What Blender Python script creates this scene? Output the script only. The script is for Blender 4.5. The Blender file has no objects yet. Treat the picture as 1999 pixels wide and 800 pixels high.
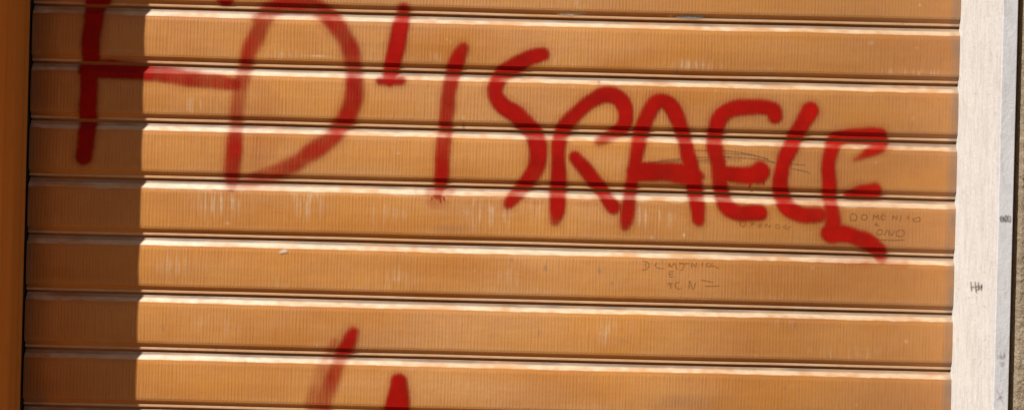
import bpy, math
import numpy as np
from mathutils import Vector

# ------------------------------------------------------------------ basics
S = bpy.context.scene
COL = S.collection
P = 1.0 / 1116.0            # one drawing unit in metres (slat pitch = 0.100 m)
Z0 = 1.45                   # eye height
TH = math.radians(1.45)     # roll of the hand-held camera
CT, ST = math.cos(TH), math.sin(TH)
D = 2.2                     # eye to shutter
DEP = 0.0869 * D            # depth of the reveal
rng = np.random.default_rng(7)


def uv(x, y):
    dx, dy = x - 999.5, y - 400.0
    return dx * CT + dy * ST, -dx * ST + dy * CT


# value noise ---------------------------------------------------------------
_T = rng.random((256, 256))


def vnoise(x, y, seed=0):
    x = np.asarray(x, float) + seed * 17.31
    y = np.asarray(y, float) + seed * 9.77
    x, y = np.broadcast_arrays(x, y)
    xi, yi = np.floor(x).astype(int), np.floor(y).astype(int)
    fx, fy = x - xi, y - yi
    fx, fy = fx * fx * (3 - 2 * fx), fy * fy * (3 - 2 * fy)
    g = lambda a, b: _T[a & 255, b & 255]
    return (g(xi, yi) * (1 - fx) + g(xi + 1, yi) * fx) * (1 - fy) + \
           (g(xi, yi + 1) * (1 - fx) + g(xi + 1, yi + 1) * fx) * fy


def sstep(a, b, x):
    t = np.clip((x - a) / (b - a), 0, 1)
    return t * t * (3 - 2 * t)


# ------------------------------------------------------------------ materials
def mat(name):
    m = bpy.data.materials.new(name)
    m.use_nodes = True
    nt = m.node_tree
    nt.nodes.clear()
    return m, nt


def N(nt, t, **kw):
    n = nt.nodes.new(t)
    for k, v in kw.items():
        if k.startswith('i_'):
            n.inputs[k[2:].replace('_', ' ')].default_value = v
        else:
            setattr(n, k, v)
    return n


def mixc(nt, fac, a, b, mode='MIX'):
    n = nt.nodes.new('ShaderNodeMix')
    n.data_type = 'RGBA'
    n.blend_type = mode
    for s, v in ((n.inputs['Factor'], fac), (n.inputs[6], a), (n.inputs[7], b)):
        if isinstance(v, bpy.types.NodeSocket):
            nt.links.new(v, s)
        elif isinstance(v, (int, float)):
            s.default_value = v
        else:
            s.default_value = (*v, 1)
    return n.outputs[2]


def mth(nt, op, a, b=None, clamp=False):
    n = nt.nodes.new('ShaderNodeMath')
    n.operation = op
    n.use_clamp = clamp
    for s, v in ((n.inputs[0], a), (n.inputs[1], b)):
        if v is None:
            continue
        if isinstance(v, bpy.types.NodeSocket):
            nt.links.new(v, s)
        else:
            s.default_value = v
    return n.outputs[0]


def ramp(nt, x, a, b, lo=0.0, hi=1.0):
    n = nt.nodes.new('ShaderNodeMapRange')
    n.interpolation_type = 'SMOOTHSTEP'
    nt.links.new(x, n.inputs[0])
    n.inputs[1].default_value, n.inputs[2].default_value = a, b
    n.inputs[3].default_value, n.inputs[4].default_value = lo, hi
    return n.outputs[0]


def noise(nt, co, scale=(1, 1, 1), detail=3, rough=0.55, dist=0.0):
    mp = N(nt, 'ShaderNodeMapping')
    mp.inputs['Scale'].default_value = scale
    nt.links.new(co, mp.inputs[0])
    n = N(nt, 'ShaderNodeTexNoise')
    n.inputs['Scale'].default_value = 1
    n.inputs['Detail'].default_value = detail
    n.inputs['Roughness'].default_value = rough
    n.inputs['Distortion'].default_value = dist
    nt.links.new(mp.outputs[0], n.inputs[0])
    return n.outputs[0]


def finish(nt, col, rough, bump=None, strength=0.3, dist=0.001, spec=0.5, alpha=None):
    b = N(nt, 'ShaderNodeBsdfPrincipled')
    if isinstance(col, bpy.types.NodeSocket):
        nt.links.new(col, b.inputs['Base Color'])
    else:
        b.inputs['Base Color'].default_value = (*col, 1)
    if isinstance(rough, bpy.types.NodeSocket):
        nt.links.new(rough, b.inputs['Roughness'])
    else:
        b.inputs['Roughness'].default_value = rough
    b.inputs['Specular IOR Level'].default_value = spec
    if bump is not None:
        bn = N(nt, 'ShaderNodeBump')
        bn.inputs['Strength'].default_value = strength
        bn.inputs['Distance'].default_value = dist
        nt.links.new(bump, bn.inputs['Height'])
        nt.links.new(bn.outputs[0], b.inputs['Normal'])
    o = N(nt, 'ShaderNodeOutputMaterial')
    if alpha is not None:
        t = N(nt, 'ShaderNodeBsdfTransparent')
        mx = N(nt, 'ShaderNodeMixShader')
        nt.links.new(alpha, mx.inputs[0])
        nt.links.new(t.outputs[0], mx.inputs[1])
        nt.links.new(b.outputs[0], mx.inputs[2])
        nt.links.new(mx.outputs[0], o.inputs[0])
    else:
        nt.links.new(b.outputs[0], o.inputs[0])
    return b


def attr(nt, name):
    n = N(nt, 'ShaderNodeAttribute')
    n.attribute_name = name
    return n.outputs['Fac']


def flutes(nt, co):
    """fine upright embossing of the sheet, slightly irregular"""
    n1 = noise(nt, co, (330, 1, 16), 1, 0.5)
    n2 = noise(nt, co, (620, 1, 40), 2, 0.6)
    sx = N(nt, 'ShaderNodeSeparateXYZ')
    nt.links.new(co, sx.inputs[0])
    wob = noise(nt, co, (24, 1, 5), 2, 0.5)
    ph = mth(nt, 'ADD', mth(nt, 'MULTIPLY', sx.outputs[0], 2 * math.pi / 0.0058), mth(nt, 'MULTIPLY', wob, 9.0))
    wv = mth(nt, 'MULTIPLY_ADD', mth(nt, 'SINE', ph), 0.13)
    wv.node.inputs[2].default_value = 0.5
    return mth(nt, 'SUBTRACT', mth(nt, 'ADD', mth(nt, 'ADD', mth(nt, 'MULTIPLY', n1, 0.34), mth(nt, 'MULTIPLY', n2, 0.20)), mth(nt, 'MULTIPLY', wv, 0.54)), 0.04)


def slat_material():
    m, nt = mat('orange_slat_paint')
    co = N(nt, 'ShaderNodeTexCoord').outputs['Object']
    dust_light, flat, grey = attr(nt, 'dust_light'), attr(nt, 'flat'), attr(nt, 'grey')
    big = noise(nt, co, (3.2, 1, 7), 3, 0.6)
    c = mixc(nt, ramp(nt, big, 0.34, 0.64), (0.575, 0.206, 0.026), (0.69, 0.278, 0.046))
    blot = noise(nt, co, (26, 1, 34), 4, 0.65)
    c = mixc(nt, ramp(nt, blot, 0.35, 0.75, 0, 0.3), c, (0.53, 0.178, 0.035))
    fl = flutes(nt, co)
    patch = ramp(nt, noise(nt, co, (5, 1, 14), 3, 0.6), 0.38, 0.62, 0.25, 1.0)
    f = mth(nt, 'MULTIPLY', mth(nt, 'MULTIPLY', ramp(nt, fl, 0.34, 0.64), flat), patch)
    dk = mth(nt, 'MULTIPLY', mth(nt, 'MULTIPLY', ramp(nt, fl, 0.5, 0.30), flat), patch)
    c = mixc(nt, mth(nt, 'MULTIPLY', f, 0.26), c, (0.80, 0.42, 0.17))  # ribs catching the sun, lightened in the colour
    c = mixc(nt, mth(nt, 'MULTIPLY', dk, 0.27), c, (0.30, 0.095, 0.014))  # shaded side of the ribs, darkened in the colour
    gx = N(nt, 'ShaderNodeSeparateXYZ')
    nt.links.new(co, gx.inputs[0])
    c = mixc(nt, ramp(nt, gx.outputs[0], 0.05, 0.72), c, (0.74, 0.72, 0.68), 'MULTIPLY')  # light falling off to the right, painted as a darker tint
    c = mixc(nt, ramp(nt, gx.outputs[0], -0.785, -0.842), c, (0.52, 0.50, 0.50), 'MULTIPLY')  # shade deepening towards the left guide, painted into the base colour
    # worn, dust-coated ledges, plus painted rib glints, brighter middle and shade
    c = mixc(nt, dust_light, c, mixc(nt, ramp(nt, noise(nt, co, (40, 1, 160), 4, 0.65), 0.35, 0.7), (0.84, 0.66, 0.455), (0.70, 0.50, 0.31)))
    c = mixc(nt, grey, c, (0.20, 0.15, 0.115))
    sp = ramp(nt, noise(nt, co, (330, 1, 330), 2, 0.6), 0.68, 0.76, 0, 0.25)
    c = mixc(nt, sp, c, (0.60, 0.40, 0.24))
    h = mth(nt, 'ADD', mth(nt, 'MULTIPLY', fl, flat), mth(nt, 'MULTIPLY', blot, 0.35))
    r = ramp(nt, blot, 0.3, 0.8, 0.40, 0.58)
    finish(nt, c, r, h, 0.95, 0.0014, 0.5)
    return m


def spray_material():
    m, nt = mat('red_spray_paint')
    co = N(nt, 'ShaderNodeTexCoord').outputs['Object']
    cov, flat = attr(nt, 'cover'), attr(nt, 'flat')
    fl = flutes(nt, co)
    gr = noise(nt, co, (900, 900, 900), 2, 0.7)
    # thin paint lets the grain through; dense paint hides it
    e = mth(nt, 'ADD', mth(nt, 'MULTIPLY', mth(nt, 'MULTIPLY', mth(nt, 'SUBTRACT', fl, 0.5), flat), 0.8),
            mth(nt, 'MULTIPLY', mth(nt, 'SUBTRACT', gr, 0.5), 0.6))
    thin = mth(nt, 'MULTIPLY', mth(nt, 'MULTIPLY', cov, mth(nt, 'SUBTRACT', 1.05, cov)), 4.0)
    a = mth(nt, 'ADD', cov, mth(nt, 'MULTIPLY', e, thin), clamp=True)
    big = noise(nt, co, (18, 18, 18), 3, 0.6)
    c = mixc(nt, ramp(nt, big, 0.3, 0.7), (0.36, 0.0050, 0.0016), (0.48, 0.0068, 0.0022))
    finish(nt, c, 0.62, mth(nt, 'MULTIPLY', fl, flat), 0.18, 0.0008, 0.10, alpha=a)
    return m


def ink_material(name, col):
    m, nt = mat(name)
    co = N(nt, 'ShaderNodeTexCoord').outputs['Object']
    cov = attr(nt, 'cover')
    gr = ramp(nt, noise(nt, co, (420, 420, 420), 2, 0.7), 0.3, 0.7, 0.45, 1.25)
    finish(nt, col, 0.6, alpha=mth(nt, 'MULTIPLY', cov, gr, clamp=True), spec=0.2)
    return m


def jamb_brown_material():
    m, nt = mat('brown_painted_metal')
    co = N(nt, 'ShaderNodeTexCoord').outputs['Object']
    a = noise(nt, co, (9, 60, 0.6), 3, 0.6)
    c = mixc(nt, ramp(nt, a, 0.3, 0.7), (0.63, 0.235, 0.037), (0.76, 0.31, 0.056))
    b = noise(nt, co, (60, 60, 25), 4, 0.6)
    c = mixc(nt, ramp(nt, b, 0.5, 0.8, 0, 0.35), c, (0.50, 0.15, 0.026))
    finish(nt, c, 0.48, b, 0.08, 0.001)
    return m


def stone_material():
    m, nt = mat('whitewashed_marble')
    co = N(nt, 'ShaderNodeTexCoord').outputs['Object']
    v = noise(nt, co, (75, 75, 13.0), 6, 0.68, 1.2)
    c = mixc(nt, ramp(nt, v, 0.40, 0.66), (0.93, 0.965, 0.955), (0.79, 0.81, 0.79))
    s = noise(nt, co, (130, 130, 60), 5, 0.75, 1.2)
    c = mixc(nt, ramp(nt, s, 0.46, 0.70, 0, 0.65), c, (0.74, 0.725, 0.68))
    d = noise(nt, co, (55, 55, 60), 5, 0.7, 1.0)
    c = mixc(nt, ramp(nt, d, 0.58, 0.76, 0, 0.5), c, (0.40, 0.35, 0.30))
    # the sawn front edge is a cooler, dirtier grey than the polished reveal
    fr = attr(nt, 'edge')
    g = mixc(nt, ramp(nt, noise(nt, co, (45, 45, 14), 5, 0.7, 0.8), 0.40, 0.75), (0.80, 0.79, 0.80), (0.62, 0.61, 0.62))
    c = mixc(nt, fr, c, g)
    finish(nt, c, 0.6, mth(nt, 'ADD', s, d), 0.55, 0.0014)
    return m


def stucco_material():
    m, nt = mat('rough_tan_stucco')
    co = N(nt, 'ShaderNodeTexCoord').outputs['Object']
    a = noise(nt, co, (14, 14, 9), 4, 0.6)
    c = mixc(nt, ramp(nt, a, 0.3, 0.7), (0.42, 0.325, 0.22), (0.35, 0.265, 0.18))
    g = noise(nt, co, (260, 260, 260), 3, 0.7)
    c = mixc(nt, ramp(nt, g, 0.50, 0.72), c, (0.52, 0.44, 0.33))
    k = noise(nt, co, (170, 170, 170), 3, 0.7)
    c = mixc(nt, ramp(nt, k, 0.60, 0.70, 0, 0.85), c, (0.07, 0.045, 0.03))
    finish(nt, c, 0.95, mth(nt, 'ADD', g, k), 0.7, 0.004, 0.1)
    return m


def plain_material(name, c1, c2, sc, rough=0.9, bump=0.2):
    m, nt = mat(name)
    co = N(nt, 'ShaderNodeTexCoord').outputs['Object']
    a = noise(nt, co, (sc, sc, sc), 5, 0.65)
    finish(nt, mixc(nt, ramp(nt, a, 0.3, 0.7), c1, c2), rough, a, bump, 0.003, 0.3)
    return m


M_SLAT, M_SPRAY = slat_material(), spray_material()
M_INK = ink_material('brown_pencil', (0.085, 0.035, 0.010))
M_GREY = ink_material('grey_pencil', (0.115, 0.085, 0.060))
M_INK_STONE = ink_material('dark_marker', (0.075, 0.065, 0.065))
M_VIOLET = ink_material('violet_marker', (0.19, 0.10, 0.125))
M_BROWN, M_STONE, M_STUCCO = jamb_brown_material(), stone_material(), stucco_material()
M_GROOVE = plain_material('brown_joint', (0.09, 0.062, 0.042), (0.13, 0.09, 0.06), 40)
M_DARK = plain_material('shadow_gap_black', (0.02, 0.016, 0.014), (0.03, 0.025, 0.02), 30)  # near-black colour stands in for the shadow gap beside the slats
M_PAVE = plain_material('pavement_stone', (0.16, 0.092, 0.040), (0.20, 0.12, 0.055), 3)


# ------------------------------------------------------------------ mesh helpers
def link(o, parent=None):
    COL.objects.link(o)
    if parent:
        o.parent = parent
    return o


def mesh_obj(name, co, faces, material, parent=None, attrs=None, smooth=True):
    me = bpy.data.meshes.new(name)
    co = np.asarray(co, np.float32)
    faces = np.asarray(faces, np.int32)
    me.vertices.add(len(co))
    me.vertices.foreach_set('co', co.ravel())
    nf, k = faces.shape
    me.loops.add(nf * k)
    me.loops.foreach_set('vertex_index', faces.ravel())
    me.polygons.add(nf)
    me.polygons.foreach_set('loop_start', np.arange(0, nf * k, k, dtype=np.int32))
    me.polygons.foreach_set('use_smooth', np.full(nf, smooth))
    me.update(calc_edges=True)
    me.validate()
    for n, v in (attrs or {}).items():
        a = me.attributes.new(n, 'FLOAT', 'POINT')
        a.data.foreach_set('value', np.asarray(v, np.float32).ravel())
    me.materials.append(material)
    return link(bpy.data.objects.new(name, me), parent)


def grid_faces(nr, nc):
    i = np.arange(nr * nc).reshape(nr, nc)
    return np.stack([i[:-1, :-1], i[1:, :-1], i[1:, 1:], i[:-1, 1:]], -1).reshape(-1, 4)


def compress(co, faces, attrs):
    used, inv = np.unique(faces, return_inverse=True)
    return co[used], inv.reshape(faces.shape), {k: v[used] for k, v in attrs.items()}


def empty(name, loc, label, cat, group=None):
    o = bpy.data.objects.new(name, None)
    o.empty_display_size = 0.1
    o.location = loc
    o['label'], o['category'] = label, cat
    o['kind'] = 'thing'
    if group:
        o['group'] = group
    return link(o)


# ------------------------------------------------------------------ roller shutter
PITCH = 111.6
V1 = -365.5                       # joint line of the first slat fully in view
U0, U1 = -945.0, 872.0
PROF = np.array([
    (-8.0, 11.0), (-1.2, 11.0), (0.6, 10.0), (1.2, 8.4), (1.6, 7.6), (3.0, 7.3), (5.0, 6.9), (6.6, 6.2), (8.0, 5.2),
    (10.0, 3.9), (11.5, 2.9), (13.0, 1.9), (14.5, 1.0), (15.5, 0.55), (16.5, 0.25), (18.0, 0.05), (21.0, 0.0),
    (38.0, -0.55), (57.0, -0.8), (76.0, -0.55), (92.0, 0.0), (94.6, 0.02), (95.0, 0.05), (95.4, 0.3), (95.8, 1.2), (96.6, 2.7),
    (97.8, 3.8), (99.2, 4.5), (101.0, 4.9), (102.8, 4.95), (103.2, 4.85), (103.5, 4.5), (103.8, 4.4), (104.2, 4.35), (106.0, 4.3), (107.6, 4.35),
    (108.0, 4.45), (108.3, 4.9), (108.6, 5.8), (108.9, 9.2)])


def slat_v(k):
    return V1 + PITCH * (k - 1)


def surf(k, u, vl, off=0.0):
    """slat k, position along it u, down it vl -> metres (each slat is a little bent)"""
    dep = np.interp(vl, PROF[:, 0], PROF[:, 1])
    dep = dep + 1.1 * (vnoise(u / 260.0, k * 3.7, 3) - 0.5) * sstep(21, 57, vl) * sstep(94, 57, vl)
    dv = 3.0 * (vnoise(u / 520.0, k * 0.35, 5) - 0.5) + 1.0 * (vnoise(u / 170.0, k * 5.1, 6) - 0.5)
    x = u * P
    z = Z0 - (slat_v(k) + vl + dv) * P
    y = (dep - off) * P
    return np.stack(np.broadcast_arrays(x, y, z), -1)


# rib streaks painted as sun glints, plus chips and grey marks on the slats: photo x, y, half width, half height, strength
STREAKS = [(430, 395, 60, 30, .8), (600, 395, 40, 36, .7), (760, 415, 40, 30, .5), (950, 415, 60, 36, .8),
           (1040, 410, 30, 30, .5), (560, 108, 70, 10, .6), (1060, 118, 90, 14, .7), (1350, 128, 60, 10, .9),
           (1780, 143, 70, 8, .9), (880, 112, 60, 10, .5), (1270, 425, 50, 30, .7), (545, 560, 40, 26, .5),
           (760, 545, 60, 30, .5), (1000, 545, 50, 30, .4), (380, 205, 60, 26, .5), (1105, 5, 60, 20, .5),
           (700, 20, 80, 14, .4), (330, 520, 50, 30, .45), (1500, 600, 120, 40, .3), (1650, 700, 90, 30, .35),
           (1180, 650, 60, 30, .4), (420, 640, 80, 30, .35), (900, 760, 70, 26, .4)]
CHIPS = [(555, 491, 5, 4, .9), (1120, 25, 32, 2.2, .7), (1310, 31, 6, 2, .8), (1448, 35, 4, 2, .6), (905, 231, 3, 7, .45),
         (1335, 459, 3, 4, .9), (1272, 464, 4, 4, .6), (1060, 475, 18, 2, .4), (620, 110, 26, 2, .6), (1450, 34, 60, 1.5, .45),
         (590, 475, 110, 2.5, .7), (1700, 85, 6, 4, .3), (1790, 95, 4, 3, .3),
         (118, 102, 2.2, 6, .30), (117, 70, 1.5, 30, .16), (230, 101, 60, 2.0, .26), (150, 102, 40, 2, .10),
         (115, 190, 1.6, 24, .28), (111, 320, 1.6, 13, .28), (108, 432, 1.8, 14, .28), (105, 548, 1.8, 8, .25),
         (205, 203, 3, 3, .2), (100, 660, 1.6, 14, .12), (75, 105, 10, 5, .16), (70, 230, 10, 4, .14)]
_r = np.random.default_rng(3)
CHIPS += [(float(_r.uniform(300, 1850)), float(_r.uniform(10, 790)), float(_r.uniform(1.5, 5)), float(_r.uniform(1.2, 3.5)), float(_r.uniform(.15, .5))) for _ in range(38)]
GREYS = [(1352, 34, 28, 4, .6), (880, 446, 40, 7, .25), (1330, 785, 60, 14, .22), (860, 135, 120, 3, .15),
         (905, 247, 2.5, 6, .8), (72, 450, 12, 6, .5), (72, 780, 14, 24, .5), (1215, 665, 12, 5, .2)]
GREYS += [(float(_r.uniform(300, 1850)), float(_r.uniform(10, 790)), float(_r.uniform(1.2, 3)), float(_r.uniform(2, 9)), float(_r.uniform(.3, .7))) for _ in range(26)]


def slat_attrs(k, u, vl):
    """dusty tone with painted glints / grey tone with painted shade / fluted field on slat k"""
    vg = slat_v(k) + vl
    rag = 1.6 * (vnoise(u / 7.0, k * 7.7, 1) - 0.5) + 3.2 * (vnoise(u / 34.0, k * 3.1, 2) - 0.5)
    rowb = {4: 2.0, 5: 0.8}.get(k, 0.0)
    ledge = sstep(16.6 + rag * 0.7 + rowb, 14.0 + rag * 0.5 + rowb, vl) * (0.42 + 0.58 * sstep(0.15, 0.7, vnoise(u / 60.0, k * 2.3 + vl / 20, 4) * 0.6 + vnoise(u / 13.0, k * 4.3 + vl / 6, 18) * 0.4))
    ledge = ledge * sstep(0.5, 1.6, vl)
    lip = sstep(103.2, 104.0, vl) * sstep(109.0, 108.0, vl) * (0.35 + 0.35 * vnoise(u / 90.0, k * 1.9, 8))
    dust_light = np.maximum(ledge * (0.90 - 0.26 * sstep(100, 850, u)), lip)
    # thin pale coat; lighter middle paints the brighter light there; dustier low down
    film_light = 0.02 + 0.14 * np.exp(-((u + 60) / 560.0) ** 2) * sstep(0, 1, vnoise(u / 160.0, vg / 45.0, 9))
    film_light = film_light + 0.10 * sstep(80, 94, vl) * vnoise(u / 70.0, k * 4.4, 10) * sstep(97, 94, vl)
    dust_light = np.maximum(dust_light, film_light)
    fine = sstep(0.50, 0.80, vnoise(u / 3.1, vg / 40.0 + k, 11)) * (0.35 + 0.65 * vnoise(u / 11.0, vg / 16.0, 12))
    on = sstep(16, 20, vl) * sstep(95, 92, vl)
    grey = np.zeros_like(dust_light)
    for x, y, a, b, s in STREAKS:
        cu, cv = uv(x, y)
        q = np.exp(-((u - cu) / a) ** 2 * 1.2 - ((vg - cv) / b) ** 2 * 1.2)
        dust_light = np.maximum(dust_light, (q * s * (0.80 * fine + 0.10)) * on)
    for x, y, a, b, s in CHIPS:
        cu, cv = uv(x, y)
        n = 0.6 + 0.8 * vnoise(u / 5.0, vg / 4.0, 13)
        q = np.exp(-(((u - cu) / a) ** 2 + ((vg - cv) / b) ** 2) * 1.1) * n
        dust_light = np.maximum(dust_light, np.clip(q * s, 0, 1))
    for x, y, a, b, s in GREYS:
        cu, cv = uv(x, y)
        grey = np.maximum(grey, s * np.exp(-((u - cu) / a) ** 2 - ((vg - cv) / b) ** 2))
    grey = np.maximum(grey, 0.75 * sstep(838, 862, u) * (0.5 + 0.5 * vnoise(u / 9, vg / 30, 14)))
    grey = np.maximum(grey, 0.10 * sstep(150, 800, u) * (0.5 + vnoise(u / 120, vg / 60, 17)))  # greyer to the right: light falloff put into the colour
    grey = np.maximum(grey, 0.55 * sstep(-925, -942, u) * vnoise(u / 14, vg / 30, 15))  # dull left end, greyed further to paint the shade beside the jamb
    # top of each ledge greyed: lip shadow and sky tint put into the colour
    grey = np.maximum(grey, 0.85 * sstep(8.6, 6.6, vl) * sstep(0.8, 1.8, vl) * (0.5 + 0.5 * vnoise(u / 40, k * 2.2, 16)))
    flat = sstep(18, 24, vl) * sstep(95, 90, vl)
    return dust_light, grey, flat


shutter = empty('roller_shutter', (0, 0, 0),
                'orange brown metal roller shutter with red sprayed lettering, half a metre strip in shade', 'roller shutter')
shutter['label'] = 'closed orange brown metal roller shutter with red sprayed lettering and a shaded left end'

Z_TOP = 2.42
k_first = 1 - int((Z_TOP - Z0 + V1 * P) / 0.1) 
k_last = 1 + int((Z0 - 0.07 - V1 * P) / 0.1) - 1


def make_slat(k):
    seen = -1 <= k <= 9
    us = np.arange(U0, U1 + 0.1, 2.0 if seen else 60.0)
    base = PROF[:, 0]
    extra = np.arange(22, 92, 3.0) if seen else np.array([])
    vs = np.unique(np.concatenate([base, extra]))
    vv, uu = np.meshgrid(vs, us, indexing='ij')
    co = surf(k, uu, vv)
    d, g, f = slat_attrs(k, uu, vv)
    f = f + 0.0
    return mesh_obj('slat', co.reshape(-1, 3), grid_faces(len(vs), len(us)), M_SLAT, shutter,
                    {'dust_light': d.ravel(), 'grey': g.ravel(), 'flat': f.ravel()})


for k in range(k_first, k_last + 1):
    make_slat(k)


def box(name, x0, x1, y0, y1, z0, z1, material, parent=None, bev=0.0, attrs_fn=None):
    import bmesh
    bm = bmesh.new()
    bmesh.ops.create_cube(bm, size=1)
    for v in bm.verts:
        v.co = Vector(((x0 + x1) / 2 + v.co.x * (x1 - x0), (y0 + y1) / 2 + v.co.y * (y1 - y0), (z0 + z1) / 2 + v.co.z * (z1 - z0)))
    if bev:
        bmesh.ops.bevel(bm, geom=bm.edges[:], offset=bev, segments=3, affect='EDGES', profile=0.5)
    me = bpy.data.meshes.new(name)
    bm.to_mesh(me)
    bm.free()
    me.materials.append(material)
    return link(bpy.data.objects.new(name, me), parent)


z_bot = Z0 - (slat_v(k_last + 1)) * P
box('bottom_rail', U0 * P, U1 * P, -0.004, 0.018, 0.012, z_bot - 0.002, M_BROWN, shutter, 0.003)

# ------------------------------------------------------------------ sprayed letters
def spline(pts, n=10):
    pts = np.array(pts, float)
    if len(pts) < 3:
        t = np.linspace(0, 1, 24)[:, None]
        return pts[0] * (1 - t) + pts[-1] * t
    q = np.vstack([2 * pts[0] - pts[1], pts, 2 * pts[-1] - pts[-2]])
    out = []
    for i in range(1, len(q) - 2):
        t = np.linspace(0, 1, n, endpoint=False)[:, None]
        a, b, c, d = q[i - 1], q[i], q[i + 1], q[i + 2]
        out.append(0.5 * (2 * b + (c - a) * t + (2 * a - 5 * b + 4 * c - d) * t ** 2 + (3 * b - a - 3 * c + d) * t ** 3))
    out.append(pts[-1:])
    return np.vstack(out)


def coverage(strokes, u, v, soft, halo):
    cov = np.zeros_like(u)
    for st in strokes:
        s = spline(st['p'])
        su, sv = uv(s[:, 0], s[:, 1])
        rr, aa = s[:, 2], s[:, 3]
        sf = st.get('soft', soft)
        hl = st.get('halo', halo)
        for i in range(len(s) - 1):
            R = max(rr[i], rr[i + 1]) + 3 * sf + 12 * (hl > 0)
            sel = np.nonzero((u > min(su[i], su[i + 1]) - R) & (u < max(su[i], su[i + 1]) + R) &
                             (v > min(sv[i], sv[i + 1]) - R) & (v < max(sv[i], sv[i + 1]) + R))
            if len(sel[0]) == 0:
                continue
            pu, pv = u[sel], v[sel]
            du, dv = su[i + 1] - su[i], sv[i + 1] - sv[i]
            t = np.clip(((pu - su[i]) * du + (pv - sv[i]) * dv) / (du * du + dv * dv + 1e-9), 0, 1)
            dist = np.hypot(pu - su[i] - t * du, pv - sv[i] - t * dv)
            r = rr[i] + t * (rr[i + 1] - rr[i])
            a = aa[i] + t * (aa[i + 1] - aa[i])
            c = a * sstep(r + sf, r - sf, dist)
            if hl > 0:
                c = np.maximum(c, hl * a * np.exp(-np.clip(dist - r, 0, None) / 6.5))
            cov[sel] = np.maximum(cov[sel], c)
    return cov


COAT = 0


def paint(name, label, strokes, material, step=1.25, soft=6.8, halo=0.22, off=0.7, cut=0.035, rough=True, ledge_sheen=0.34):
    """paint lies on the slats: one mesh that follows their profile; each coat lies over the one before"""
    global COAT
    COAT += 1
    off = off + 0.045 * COAT
    allp = np.vstack([np.array(s['p'], float) for s in strokes])
    cu, cv = uv(allp[:, 0], allp[:, 1])
    pad = allp[:, 2].max() + soft + 16
    u0, u1, v0, v1 = cu.min() - pad, cu.max() + pad, cv.min() - pad, cv.max() + pad
    u0, u1 = max(u0, U0 + 1), min(u1, U1 - 8)
    us = np.arange(u0, u1, step)
    COs, Fs, AT, n = [], [], {'cover': [], 'flat': []}, 0
    for k in range(k_first, k_last + 1):
        a, b = slat_v(k), slat_v(k) + PITCH
        if b < v0 or a > v1:
            continue
        vs = np.unique(np.concatenate([PROF[2:, 0], np.arange(16.5, 94, step)]))
        vs = vs[(vs >= 1.5) & (vs <= 108.4)]
        vs = vs[(a + vs > v0) & (a + vs < v1)]
        if len(vs) < 2:
            continue
        vv, uu = np.meshgrid(vs, us, indexing='ij')
        vg = a + vv
        if rough:
            ju = 1.0 * (vnoise(uu / 9, vg / 9, 21) - 0.5) + 3.0 * (vnoise(uu / 30, vg / 30, 22) - 0.5)
            jv = 1.0 * (vnoise(uu / 9, vg / 9, 23) - 0.5) + 3.0 * (vnoise(uu / 30, vg / 30, 24) - 0.5)
        else:
            ju = jv = 0.0
        c = coverage(strokes, uu + ju, vg + jv, soft, halo)
        if rough:
            # fat paint on the flats; thinned on the ledge to paint its pale sheen
            c = c * (1 - ledge_sheen * sstep(16.8, 14.5, vv) * sstep(3, 7, vv) * (0.6 + 0.8 * vnoise(uu / 25, vg / 12, 25)))
            c = c * (1.0 + 0.10 * (vnoise(uu / 22, vg / 60, 26) - 0.5) * 2 + 1.3 * (1.0 - np.clip(c, 0, 1)) * (vnoise(uu / 26, vg / 34, 27) - 0.5))
        c = np.clip(c, 0, 1.0)
        f = grid_faces(len(vs), len(us))
        cc = c.ravel()
        keep = cc[f].max(1) > cut
        if not keep.any():
            continue
        fl = (sstep(18, 24, vv) * sstep(95, 90, vv)).ravel()
        co, ff, at = compress(surf(k, uu, vv, off).reshape(-1, 3), f[keep], {'cover': cc, 'flat': fl})
        COs.append(co)
        Fs.append(ff + n)
        n += len(co)
        for q in AT:
            AT[q].append(at[q])
    o = mesh_obj(name, np.vstack(COs), np.vstack(Fs), material, shutter, {q: np.concatenate(v) for q, v in AT.items()})
    if label:
        o['label'] = label
    return o


def st(*p, **kw):
    d = {'p': list(p)}
    d.update(kw)
    return d


paint('painted_letter', 'upright and crossbar of a red letter H, mostly in the shade', [
    st((188, -30, 18, .97), (185, 20, 19, .97), (179, 80, 18, .97), (175, 150, 17, .97), (172, 240, 17, .97), (165, 306, 16, .95)),
    st((185, -4, 15, .95), (203, 2, 13, .9)),
    st((170, 136, 18, .97), (240, 138, 18, .97), (285, 143, 16, .95), (310, 145, 15, .78), (360, 152, 16, .70), (420, 160, 15, .66), (458, 165, 12, .52))], M_SPRAY, ledge_sheen=0.12)
paint('painted_letter', 'lower end of a red letter cut off by the top of the photo', [
    st((446, -40, 16, .95), (441, -5, 17, .95))], M_SPRAY)
paint('painted_letter', 'tall thin red letter D with a wide bowl', soft=9.0, halo=0.28, material=M_SPRAY, strokes=[
    st((520, 36, 15, .60), (505, 62, 16, .68), (486, 105, 15, .58), (470, 170, 14, .48), (462, 230, 14, .52), (457, 280, 15, .76), (453, 345, 15, .72), (452, 362, 11, .45)),
    st((505, 170, 36, .05), (515, 250, 42, .08), (510, 310, 30, .08), soft=30, halo=0),
    st((505, 40, 13, .6), (530, 18, 15, .66), (565, 8, 16, .70), (612, 14, 17, .68), (652, 42, 17, .70), (680, 88, 17, .70),
       (691, 145, 17, .72), (687, 200, 17, .78), (666, 246, 18, .76), (620, 290, 17, .68), (565, 324, 16, .58), (505, 348, 14, .46), (455, 360, 10, .36))])
paint('painted_apostrophe', 'red apostrophe after the letter D', [
    st((788, 18, 12, .75), (783, 45, 16, .93), (774, 90, 16, .97), (765, 132, 15, .95), (759, 152, 15, .95)),
    st((741, 158, 8, .8), (782, 156, 9, .85))], M_SPRAY)
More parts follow.
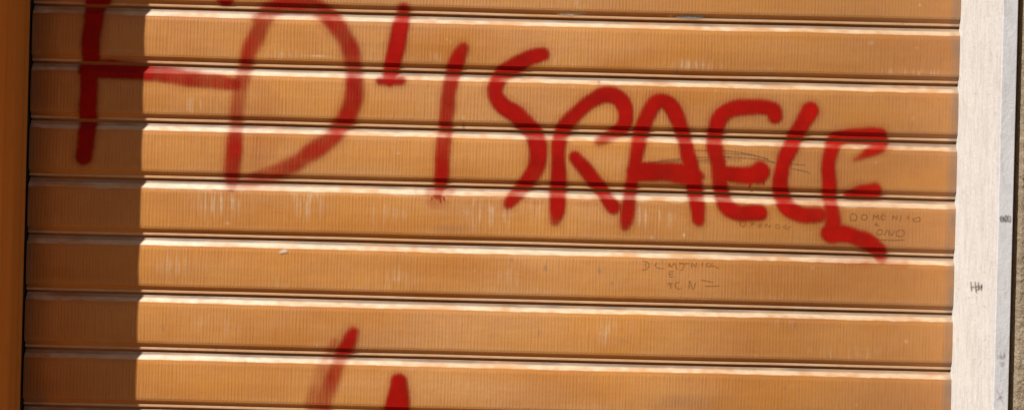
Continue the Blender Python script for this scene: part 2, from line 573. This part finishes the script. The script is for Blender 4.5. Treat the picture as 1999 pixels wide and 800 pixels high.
paint('painted_letter', 'tall red letter I with a splash at its foot', [
    st((905, 95, 11, .9), (892, 120, 15, .95), (879, 160, 14, .76), (873, 210, 14, .70), (867, 270, 14, .78), (863, 330, 14, .80), (859, 362, 13, .85), (853, 382, 9, .75)),
    st((838, 376, 8, .55), (880, 374, 7, .4)), st((848, 392, 14, .22), (868, 400, 12, .10), soft=9), st((866, 386, 2, .8), (867, 394, 1.2, .6), soft=1.2, halo=0), st((843, 388, 1.6, .8), (843, 392, 1.2, .6), soft=1.2, halo=0), st((858, 380, 3, .8), (860, 396, 1.5, .7), soft=1.5, halo=0)], M_SPRAY)
paint('painted_letter', 'red letter S', [
    st((1060, 106, 12, .93), (1025, 116, 16, .95), (985, 142, 17, .95), (967, 172, 15, .95), (974, 200, 16, .96), (1010, 228, 17, .97),
       (1040, 258, 17, .97), (1050, 292, 18, .97), (1044, 330, 17, .93), (1024, 362, 16, .85), (1000, 390, 13, .8), (992, 398, 9, .65))], M_SPRAY)
paint('painted_letter', 'red letter R with a detached slanting leg', [
    st((1083, 432, 8, .6), (1087, 405, 15, .96), (1090, 350, 15, .93), (1090, 295, 14, .9), (1101, 252, 15, .95), (1130, 216, 15, .96), (1170, 188, 15, .96), (1202, 188, 15, .97),
       (1219, 212, 14, .97), (1217, 245, 14, .93), (1195, 264, 13, .85), (1168, 276, 9, .6)),
    st((1000, 388, 6, .10), (1100, 394, 6, .14), (1215, 398, 6, .12), soft=9),
    st((1124, 309, 13, .97), (1161, 354, 14, .97), (1197, 403, 14, .97))], M_SPRAY)
paint('painted_letter', 'round-topped red letter A', [
    st((1220, 440, 9, .7), (1224, 420, 13, .93), (1231, 370, 13, .9), (1242, 300, 13, .93), (1255, 248, 14, .95), (1274, 208, 15, .97), (1293, 198, 14, .97), (1312, 212, 15, .97),
       (1331, 255, 14, .96), (1343, 305, 14, .95), (1355, 355, 16, .97), (1362, 400, 15, .97), (1363, 428, 13, .95)),
    st((1242, 336, 20, .97), (1300, 337, 18, .97), (1345, 343, 20, .97), (1366, 344, 9, .93))], M_SPRAY)
paint('painted_letter', 'round red letter E with small drips from its middle bar', [
    st((1512, 226, 14, .97), (1506, 212, 14, .97), (1462, 208, 14, .97), (1425, 214, 15, .97), (1402, 238, 15, .97), (1395, 278, 15, .96), (1401, 320, 15, .95),
       (1406, 365, 15, .96), (1416, 398, 16, .97), (1440, 415, 16, .98), (1482, 416, 15, .97)),
    st((1412, 340, 15, .98), (1460, 342, 17, .98), (1484, 335, 18, .98)),
    st((1478, 345, 14, .97), (1483, 330, 14, .97)),
    st((1464, 352, 3, .95), (1463, 366, 1.6, .9), soft=1.2, halo=0), st((1490, 345, 4, .9), (1489, 359, 1.2, .85), soft=1.2, halo=0),
    st((1455, 352, 3, .9), (1454, 358, 1.3, .8), soft=1.2, halo=0)], M_SPRAY)
paint('painted_letter', 'red letter L curved like a C', [
    st((1580, 216, 16, .98), (1567, 240, 16, .97), (1546, 282, 15, .96), (1529, 320, 15, .96), (1523, 365, 15, .96), (1536, 402, 16, .97), (1565, 419, 15, .97), (1597, 420, 15, .95))], M_SPRAY)
paint('painted_letter', 'last red letter E with ragged separate bars', [
    st((1716, 266, 16, .97), (1690, 264, 16, .97), (1655, 265, 14, .97), (1630, 276, 15, .97), (1619, 300, 13, .96), (1617, 340, 13, .97), (1619, 383, 14, .96), (1624, 421, 15, .97), (1626, 455, 18, .97)),
    st((1718, 276, 17, .97), (1710, 286, 13, .95), (1690, 299, 8, .85), (1668, 309, 3, .6)),
    st((1655, 380, 6, .85), (1682, 373, 13, .95), (1706, 371, 16, .96)),
    st((1622, 455, 20, .97), (1660, 458, 16, .95), (1692, 470, 16, .96), (1716, 488, 14, .95), (1722, 506, 10, .7)),
    st((1600, 507, 7, .13), (1680, 511, 8, .18), (1765, 516, 7, .12), soft=9)], M_SPRAY)
paint('painted_stroke', 'slanting red spray stroke fading out downwards', [
    st((690, 646, 8, .95), (678, 672, 13, .93), (660, 705, 16, .66), (645, 745, 17, .50), (630, 785, 18, .36), (620, 830, 18, .3)),
    st((655, 668, 8, .25), (630, 720, 14, .30), (610, 790, 16, .3), soft=9)], M_SPRAY, soft=9.0)
paint('painted_stroke', 'rounded red top of a stroke at the bottom edge of the photo', [
    st((779, 743, 15, .98), (777, 770, 21, .98), (774, 800, 25, .96), (772, 850, 28, .9))], M_SPRAY)


def zoomed(x0, y0, s, polys, r, a):
    return [st(*[(x0 + px / s, y0 + py / s, r, a) for px, py in pl]) for pl in polys]


ink_kw = dict(step=0.8, soft=0.9, halo=0.0, off=-0.4, cut=0.02, rough=False)
paint('pencil_writing', 'small pencilled name beside the last red letter', zoomed(1640, 400, 8, [
    [(165, 240), (165, 150), (230, 142), (262, 185), (240, 235), (165, 240)],
    [(330, 210), (340, 160), (400, 150), (425, 190), (385, 230), (335, 212)],
    [(515, 225), (527, 150), (560, 195), (590, 155), (602, 225)],
    [(640, 188), (705, 165), (670, 140), (637, 180), (660, 228), (702, 212)],
    [(820, 225), (827, 160), (878, 218), (890, 160)], [(940, 240), (947, 168)],
    [(1082, 165), (1040, 190), (1076, 214)],
    [(1130, 215), (1190, 195), (1238, 185), (1240, 245), (1165, 248), (1130, 215)],
    [(545, 300), (585, 300), (562, 280), (545, 312), (600, 322)],
    [(570, 440), (600, 385), (655, 392), (650, 450), (590, 460), (570, 440)],
    [(690, 470), (735, 385), (760, 470)], [(770, 400), (800, 470), (850, 400)],
    [(878, 478), (890, 402), (992, 396), (980, 482), (878, 478)],
    [(560, 536), (800, 545), (995, 540)]], .95, .38), M_INK, **ink_kw)
paint('pencil_writing', 'small pencilled names on the slat below the red letters', zoomed(1240, 490, 8, [
    [(120, 158), (195, 180), (212, 240), (165, 290), (112, 292)], [(165, 185), (160, 255)],
    [(345, 190), (310, 222), (345, 265), (445, 276)],
    [(520, 250), (530, 195), (562, 250), (610, 195), (652, 292)],
    [(690, 192), (765, 205), (742, 290), (705, 300)], [(840, 195), (700, 203)],
    [(880, 262), (887, 188), (945, 252), (957, 185)], [(1045, 188), (1045, 242)],
    [(1150, 190), (1112, 205), (1120, 245), (1160, 245)],
    [(1200, 190), (1172, 240), (1232, 240), (1305, 276)],
    [(592, 320), (530, 332), (540, 402), (605, 400)], [(535, 365), (582, 360)],
    [(500, 512), (575, 505)], [(550, 510), (556, 582)],
    [(682, 490), (622, 512), (650, 590), (725, 588)],
    [(840, 582), (852, 470), (902, 602), (938, 500)],
    [(1030, 455), (1110, 470), (1215, 492)], [(1090, 552), (1310, 546)]], .95, .38), M_INK, **ink_kw)
paint('pencil_writing', 'faint pencilled word under the curved red letters', zoomed(1370, 390, 8, [
    [(600, 345), (606, 412), (668, 412), (676, 345)], [(770, 412), (776, 362), (822, 372), (780, 392)],
    [(935, 382), (892, 382), (892, 432), (935, 432)], [(892, 405), (925, 405)],
    [(990, 442), (1000, 382), (1058, 432), (1075, 380)],
    [(1150, 442), (1152, 396), (1212, 402), (1202, 442), (1150, 442)],
    [(1270, 430), (1312, 396), (1332, 460), (1270, 430)], [(1332, 460), (1388, 420)],], .9, .34), M_INK, **ink_kw)
paint('pencil_scribble', 'long grey pencil scribble across the A and the round E', zoomed(1250, 280, 5.711, [
    [(100, 220), (300, 196), (520, 172)], [(120, 228), (300, 212), (440, 200)], [(200, 205), (430, 178)],
    [(580, 85), (1000, 92), (1300, 140), (1500, 215)], [(620, 205), (800, 185), (960, 205)],
    [(940, 115), (1200, 130), (1420, 172)], [(960, 160), (1150, 165), (1300, 178), (1490, 215)],
    [(600, 165), (800, 160), (1000, 150)], [(1680, 225), (1830, 240)], [(1690, 280), (1800, 300), (1890, 330)]], 1.0, .42)
    + [st((1425, 308, 8, .14), (1440, 309, 8, .14), soft=5), st((1290, 316, 5, .12), (1390, 316, 5, .16), soft=4)], M_GREY, **ink_kw)

M_FLAKE = ink_material('pale_blue_paint', (0.46, 0.50, 0.50))
M_CHALK = ink_material('chalky_paint', (0.80, 0.70, 0.56))
paint('paint_smear', 'short bluish grey smear on the edge of the top slat', [
    st((1322, 33, 2, .5), (1345, 33, 3, .75), (1372, 33, 2, .7))], M_FLAKE, step=1.0, soft=2.0, halo=0, off=0.6, cut=0.03)
paint('paint_smear', 'pale chalky scrape on the edge of the top slat', [
    st((1090, 24, 1.5, .7), (1115, 25, 2, .8), (1142, 26, 1.3, .7))], M_CHALK, step=1.0, soft=2.0, halo=0, off=0.6, cut=0.03)
paint('paint_smear', 'pale chip high on the slat under the long lettering', [
    st((549, 492, 2.5, .9), (559, 490, 2.5, .9))], M_CHALK, step=1.0, soft=2.0, halo=0, off=0.6, cut=0.03)

# ------------------------------------------------------------------ left jamb (brown painted metal, in shade)
XL = -946.0 * P
ZT = 2.40


def slab_grid(name, x, y0, y1, z0, z1, nx, material, parent):
    pass


def profile_extrude(name, prof, z0, z1, nz, material, parent, attr_fn=None, wob=0.0):
    """upright extrusion of a plan outline (closed list of x, y)"""
    prof = np.array(prof + [prof[0]], float)
    zs = np.linspace(z0, z1, nz)
    zz, ii = np.meshgrid(zs, np.arange(len(prof)), indexing='ij')
    x = prof[ii, 0] + wob * (vnoise(zz * 9, prof[ii, 1] * 60 + prof[ii, 0] * 60, 31) - 0.5)
    y = prof[ii, 1] + wob * (vnoise(zz * 9 + 40, prof[ii, 1] * 60 + prof[ii, 0] * 60, 32) - 0.5)
    co = np.stack([x, y, zz], -1)
    at = {}
    if attr_fn:
        at['edge'] = attr_fn(prof[ii, 0], prof[ii, 1], zz).ravel()
    return mesh_obj(name, co.reshape(-1, 3), grid_faces(len(zs), len(prof)), material, parent, at, smooth=False)


def rounded(x0, y0, x1, y1, r, n=5, dense=0):
    out = []
    for cx, cy, a0 in ((x1 - r, y0 + r, -90), (x1 - r, y1 - r, 0), (x0 + r, y1 - r, 90), (x0 + r, y0 + r, 180)):
        for i in range(n):
            a = math.radians(a0 + 90 * i / (n - 1))
            out.append((cx + r * math.cos(a), cy + r * math.sin(a)))
    return out


jl = empty('door_jamb', (XL - 0.02, -DEP / 2, 0), 'smooth brown painted metal jamb in shade left of the shutter', 'jamb')
o = profile_extrude('jamb_panel', [(x - jl.location.x, y - jl.location.y) for x, y in rounded(XL - 0.04, -DEP, XL - 0.0005, -0.0052, 0.0035)], 0, ZT, 3, M_BROWN, jl)
o = profile_extrude('guide_channel_shadow_gap', [(x - jl.location.x, y - jl.location.y) for x, y in rounded(XL - 0.04, -0.0048, XL - 0.0022, 0.045, 0.0015)], 0, ZT, 3, M_DARK, jl)

# ------------------------------------------------------------------ right jamb (white stone slab)
XR = 866.5 * P
TS = 0.0242
jr = empty('stone_jamb', (XR + TS / 2, -DEP / 2, 0), 'weathered white stone jamb slab right of the shutter with faint pen marks', 'jamb')
out = rounded(XR, -DEP, XR + TS, 0.05, 0.0016)
# more points along the reveal so that the face can be a little uneven
out = out[:15] + [(XR, y) for y in np.linspace(0.045, -DEP + 0.01, 14)] + out[15:]
fn = lambda x, y, z: sstep(-DEP + 0.0022, -DEP + 0.0004, y)
profile_extrude('slab', [(x - jr.location.x, y - jr.location.y) for x, y in out], 0, ZT, 260, M_STONE, jr, lambda x, y, z: fn(x, y + jr.location.y, z), wob=0.00015)


def stone_marks(name, label, polys, face, r, a, material):
    """polylines in photo coordinates drawn on the slab's reveal or its front edge"""
    COs, Fs, cov, n = [], [], [], 0
    for pl in polys:
        s = np.array(pl, float)
        for i in range(len(s) - 1):
            (xa, ya), (xb, yb) = s[i, :2], s[i + 1, :2]
            dx, dy = xb - xa, yb - ya
            L = math.hypot(dx, dy) + 1e-6
            nx, ny = -dy / L * r, dx / L * r
            ex, ey = dx / L * r * 0.2, dy / L * r * 0.2
            q = []
            for (px, py, cc) in ((xa - ex - nx, ya - ey - ny, 0.0), (xb + ex - nx, yb + ey - ny, 0.0), (xb + ex, yb + ey, a), (xa - ex, ya - ey, a),
                                 (xb + ex + nx, yb + ey + ny, 0.0), (xa - ex + nx, ya - ey + ny, 0.0)):
                u, v = uv(px, py)
                if face == 'reveal':
                    d = D * (1 - 866.5 / u)
                    loc = (XR - 0.0009 - i * 2e-6, -d, Z0 - v * P * (D - d) / D)
                else:
                    sc = (D - DEP) / D
                    loc = (u * P * sc, -DEP - 0.0009 - i * 2e-6, Z0 - v * P * sc)
                q.append((loc[0] - jr.location.x, loc[1] - jr.location.y, loc[2]))
                cov.append(cc)
            COs += q
            Fs += [(n, n + 1, n + 2, n + 3), (n + 3, n + 2, n + 4, n + 5)]
            n += 6
    o = mesh_obj(name, COs, Fs, material, jr, {'cover': cov}, smooth=False)
    o['label'] = label


zp = lambda x0, y0, s, polys: [[(x0 + a / s, y0 + b / s) for a, b in pl] for pl in polys]
stone_marks('pen_mark', 'dark scrawl on the inner face of the slab', zp(1880, 400, 4, [
    [(66, 600), (70, 668)], [(98, 598), (106, 682)], [(66, 640), (106, 636), (150, 632)], [(124, 602), (126, 662)], [(150, 616), (146, 664)], [(110, 660), (150, 640)]]), 'reveal', 2.4, .62, M_INK_STONE)
stone_marks('pen_mark', 'grey round scrawl high on the front edge of the slab', zp(1880, 400, 4, [
    [(290, 120), (292, 90), (312, 88), (312, 125), (290, 125)], [(320, 100), (334, 82), (344, 100), (330, 130), (320, 108)],
    [(350, 84), (368, 90), (366, 128), (348, 126), (350, 84)], [(286, 106), (330, 104)]]), 'front', 2.6, .5, M_INK_STONE)
stone_marks('pen_mark', 'faint violet scribble low on the front edge of the slab', zp(1880, 600, 4, [
    [(262, 372), (300, 380), (325, 372)], [(262, 388), (325, 390)], [(290, 350), (292, 395)], [(320, 350), (322, 392)],
    [(282, 425), (318, 430), (300, 455), (290, 430)]]), 'front', 3.2, .22, M_VIOLET)
stone_marks('pen_mark', 'faint violet cross near the foot of the front edge of the slab', zp(1880, 600, 4, [
    [(262, 640), (290, 690), (310, 740)], [(310, 640), (285, 700), (265, 715)], [(275, 700), (318, 690)]]), 'front', 3.2, .22, M_VIOLET)

# ------------------------------------------------------------------ wall around the opening
GAP = 0.0105
xw = XR + TS + GAP
fa = empty('stucco_wall', (xw + 1.0, 0, 0), 'rough tan stucco wall beside the white stone jamb', 'wall')
L = fa.location


def wall_patch(x0, x1, z0, z1, ylev, step, amp):
    xs = np.arange(x0, x1 + step / 2, step)
    zs = np.arange(z0, z1 + step / 2, step)
    zz, xx = np.meshgrid(zs, xs, indexing='ij')
    h = amp * (vnoise(xx / 0.004, zz / 0.004, 41) + 1.2 * vnoise(xx / 0.011, zz / 0.011, 42) + 1.5 * vnoise(xx / 0.05, zz / 0.05, 43))
    edge = xx < x0 + step * 0.5
    y = np.where(edge, ylev + 0.03, ylev - h)
    x = np.where(edge, x0 + step * 0.9, xx + 0.0018 * (vnoise(zz / 0.006, xx * 0, 44) - 0.5) * (xx < x0 + step * 1.5))
    co = np.stack([x - L.x, y - L.y, zz], -1)
    return co.reshape(-1, 3), grid_faces(len(zs), len(xs))


c1, f1 = wall_patch(xw, xw + 0.24, 0.95, 2.0, -DEP + 0.003, 0.0022, 0.0016)
mesh_obj('plaster_face', c1, f1, M_STUCCO, fa)
wl = lambda n, x0, x1, y0, y1, z0, z1, m=M_STUCCO: box(n, x0 - L.x, x1 - L.x, y0, y1, z0, z1, m, fa)
yf = -DEP + 0.006
wl('masonry', xw + 0.24, xw + 6, yf - 0.004, 0.30, 0, 6)
wl('masonry', xw + 0.003, xw + 0.24, yf + 0.004, 0.30, 0, 0.95)
wl('masonry', xw + 0.003, xw + 0.24, yf + 0.004, 0.30, 2.0, 6)
wl('masonry', xw + 0.004, xw + 0.24, yf + 0.02, 0.30, 0.95, 2.0)
wl('joint', XR + TS + 0.0002, xw + 0.0034, -DEP + 0.030, 0.05, 0, ZT, M_GROOVE)
wl('masonry', XL - 6, XL - 0.041, yf, 0.30, 0, 6)
wl('masonry', XL - 0.0405, xw + 0.0025, yf, 0.30, ZT + 0.002, 6)
wl('masonry', XL - 0.0405, xw + 0.0025, 0.12, 0.298, 0, ZT)

# ------------------------------------------------------------------ ground
me = bpy.data.meshes.new('pavement')
me.from_pydata([(-300, -300, 0), (300, -300, 0), (300, 300, 0), (-300, 300, 0)], [], [(0, 1, 2, 3)])
me.materials.append(M_PAVE)
pv = link(bpy.data.objects.new('pavement', me))
pv['kind'] = 'structure'

# ------------------------------------------------------------------ light
EL = math.radians(52)
AZ = math.atan(225.0 * P / DEP)      # from the shutter's normal towards the left
sdir = Vector((-math.sin(AZ) * math.cos(EL), -math.cos(AZ) * math.cos(EL), math.sin(EL)))
sun = bpy.data.lights.new('sun', 'SUN')
sun.energy = 5.0
sun.angle = math.radians(0.5)
sun.color = (1.0, 0.98, 0.94)
so = link(bpy.data.objects.new('sun', sun))
so.location = sdir * 20
so.rotation_euler = sdir.to_track_quat('Z', 'Y').to_euler()

w = bpy.data.worlds.new('World')
S.world = w
w.use_nodes = True
nt = w.node_tree
nt.nodes.clear()
sky = N(nt, 'ShaderNodeTexSky')
sky.sky_type = 'NISHITA'
sky.sun_disc = False
sky.sun_elevation = EL
sky.sun_rotation = math.atan2(sdir.x, sdir.y)
sky.air_density, sky.dust_density, sky.ozone_density = 1.0, 2.0, 1.0
bg = N(nt, 'ShaderNodeBackground')
bg.inputs['Strength'].default_value = 0.027
wo = N(nt, 'ShaderNodeOutputWorld')
nt.links.new(sky.outputs[0], bg.inputs[0])
nt.links.new(bg.outputs[0], wo.inputs[0])

# ------------------------------------------------------------------ camera
cam = bpy.data.cameras.new('camera')
cam.sensor_width = 36
cam.lens = 36 * D / (1999 * P)
cam.clip_start, cam.clip_end = 0.05, 2000
cobj = link(bpy.data.objects.new('camera', cam))
cobj.location = (0, -D, Z0)
from mathutils import Euler, Matrix
cobj.rotation_euler = (Matrix.Rotation(math.radians(90), 3, 'X') @ Matrix.Rotation(TH, 3, 'Z')).to_euler()
S.camera = cobj

S.render.engine = 'CYCLES'
S.cycles.max_bounces = 8
S.cycles.transparent_max_bounces = 12
S.view_settings.view_transform = 'Standard'
S.view_settings.look = 'None'
S.view_settings.exposure = 0
S.view_settings.gamma = 1
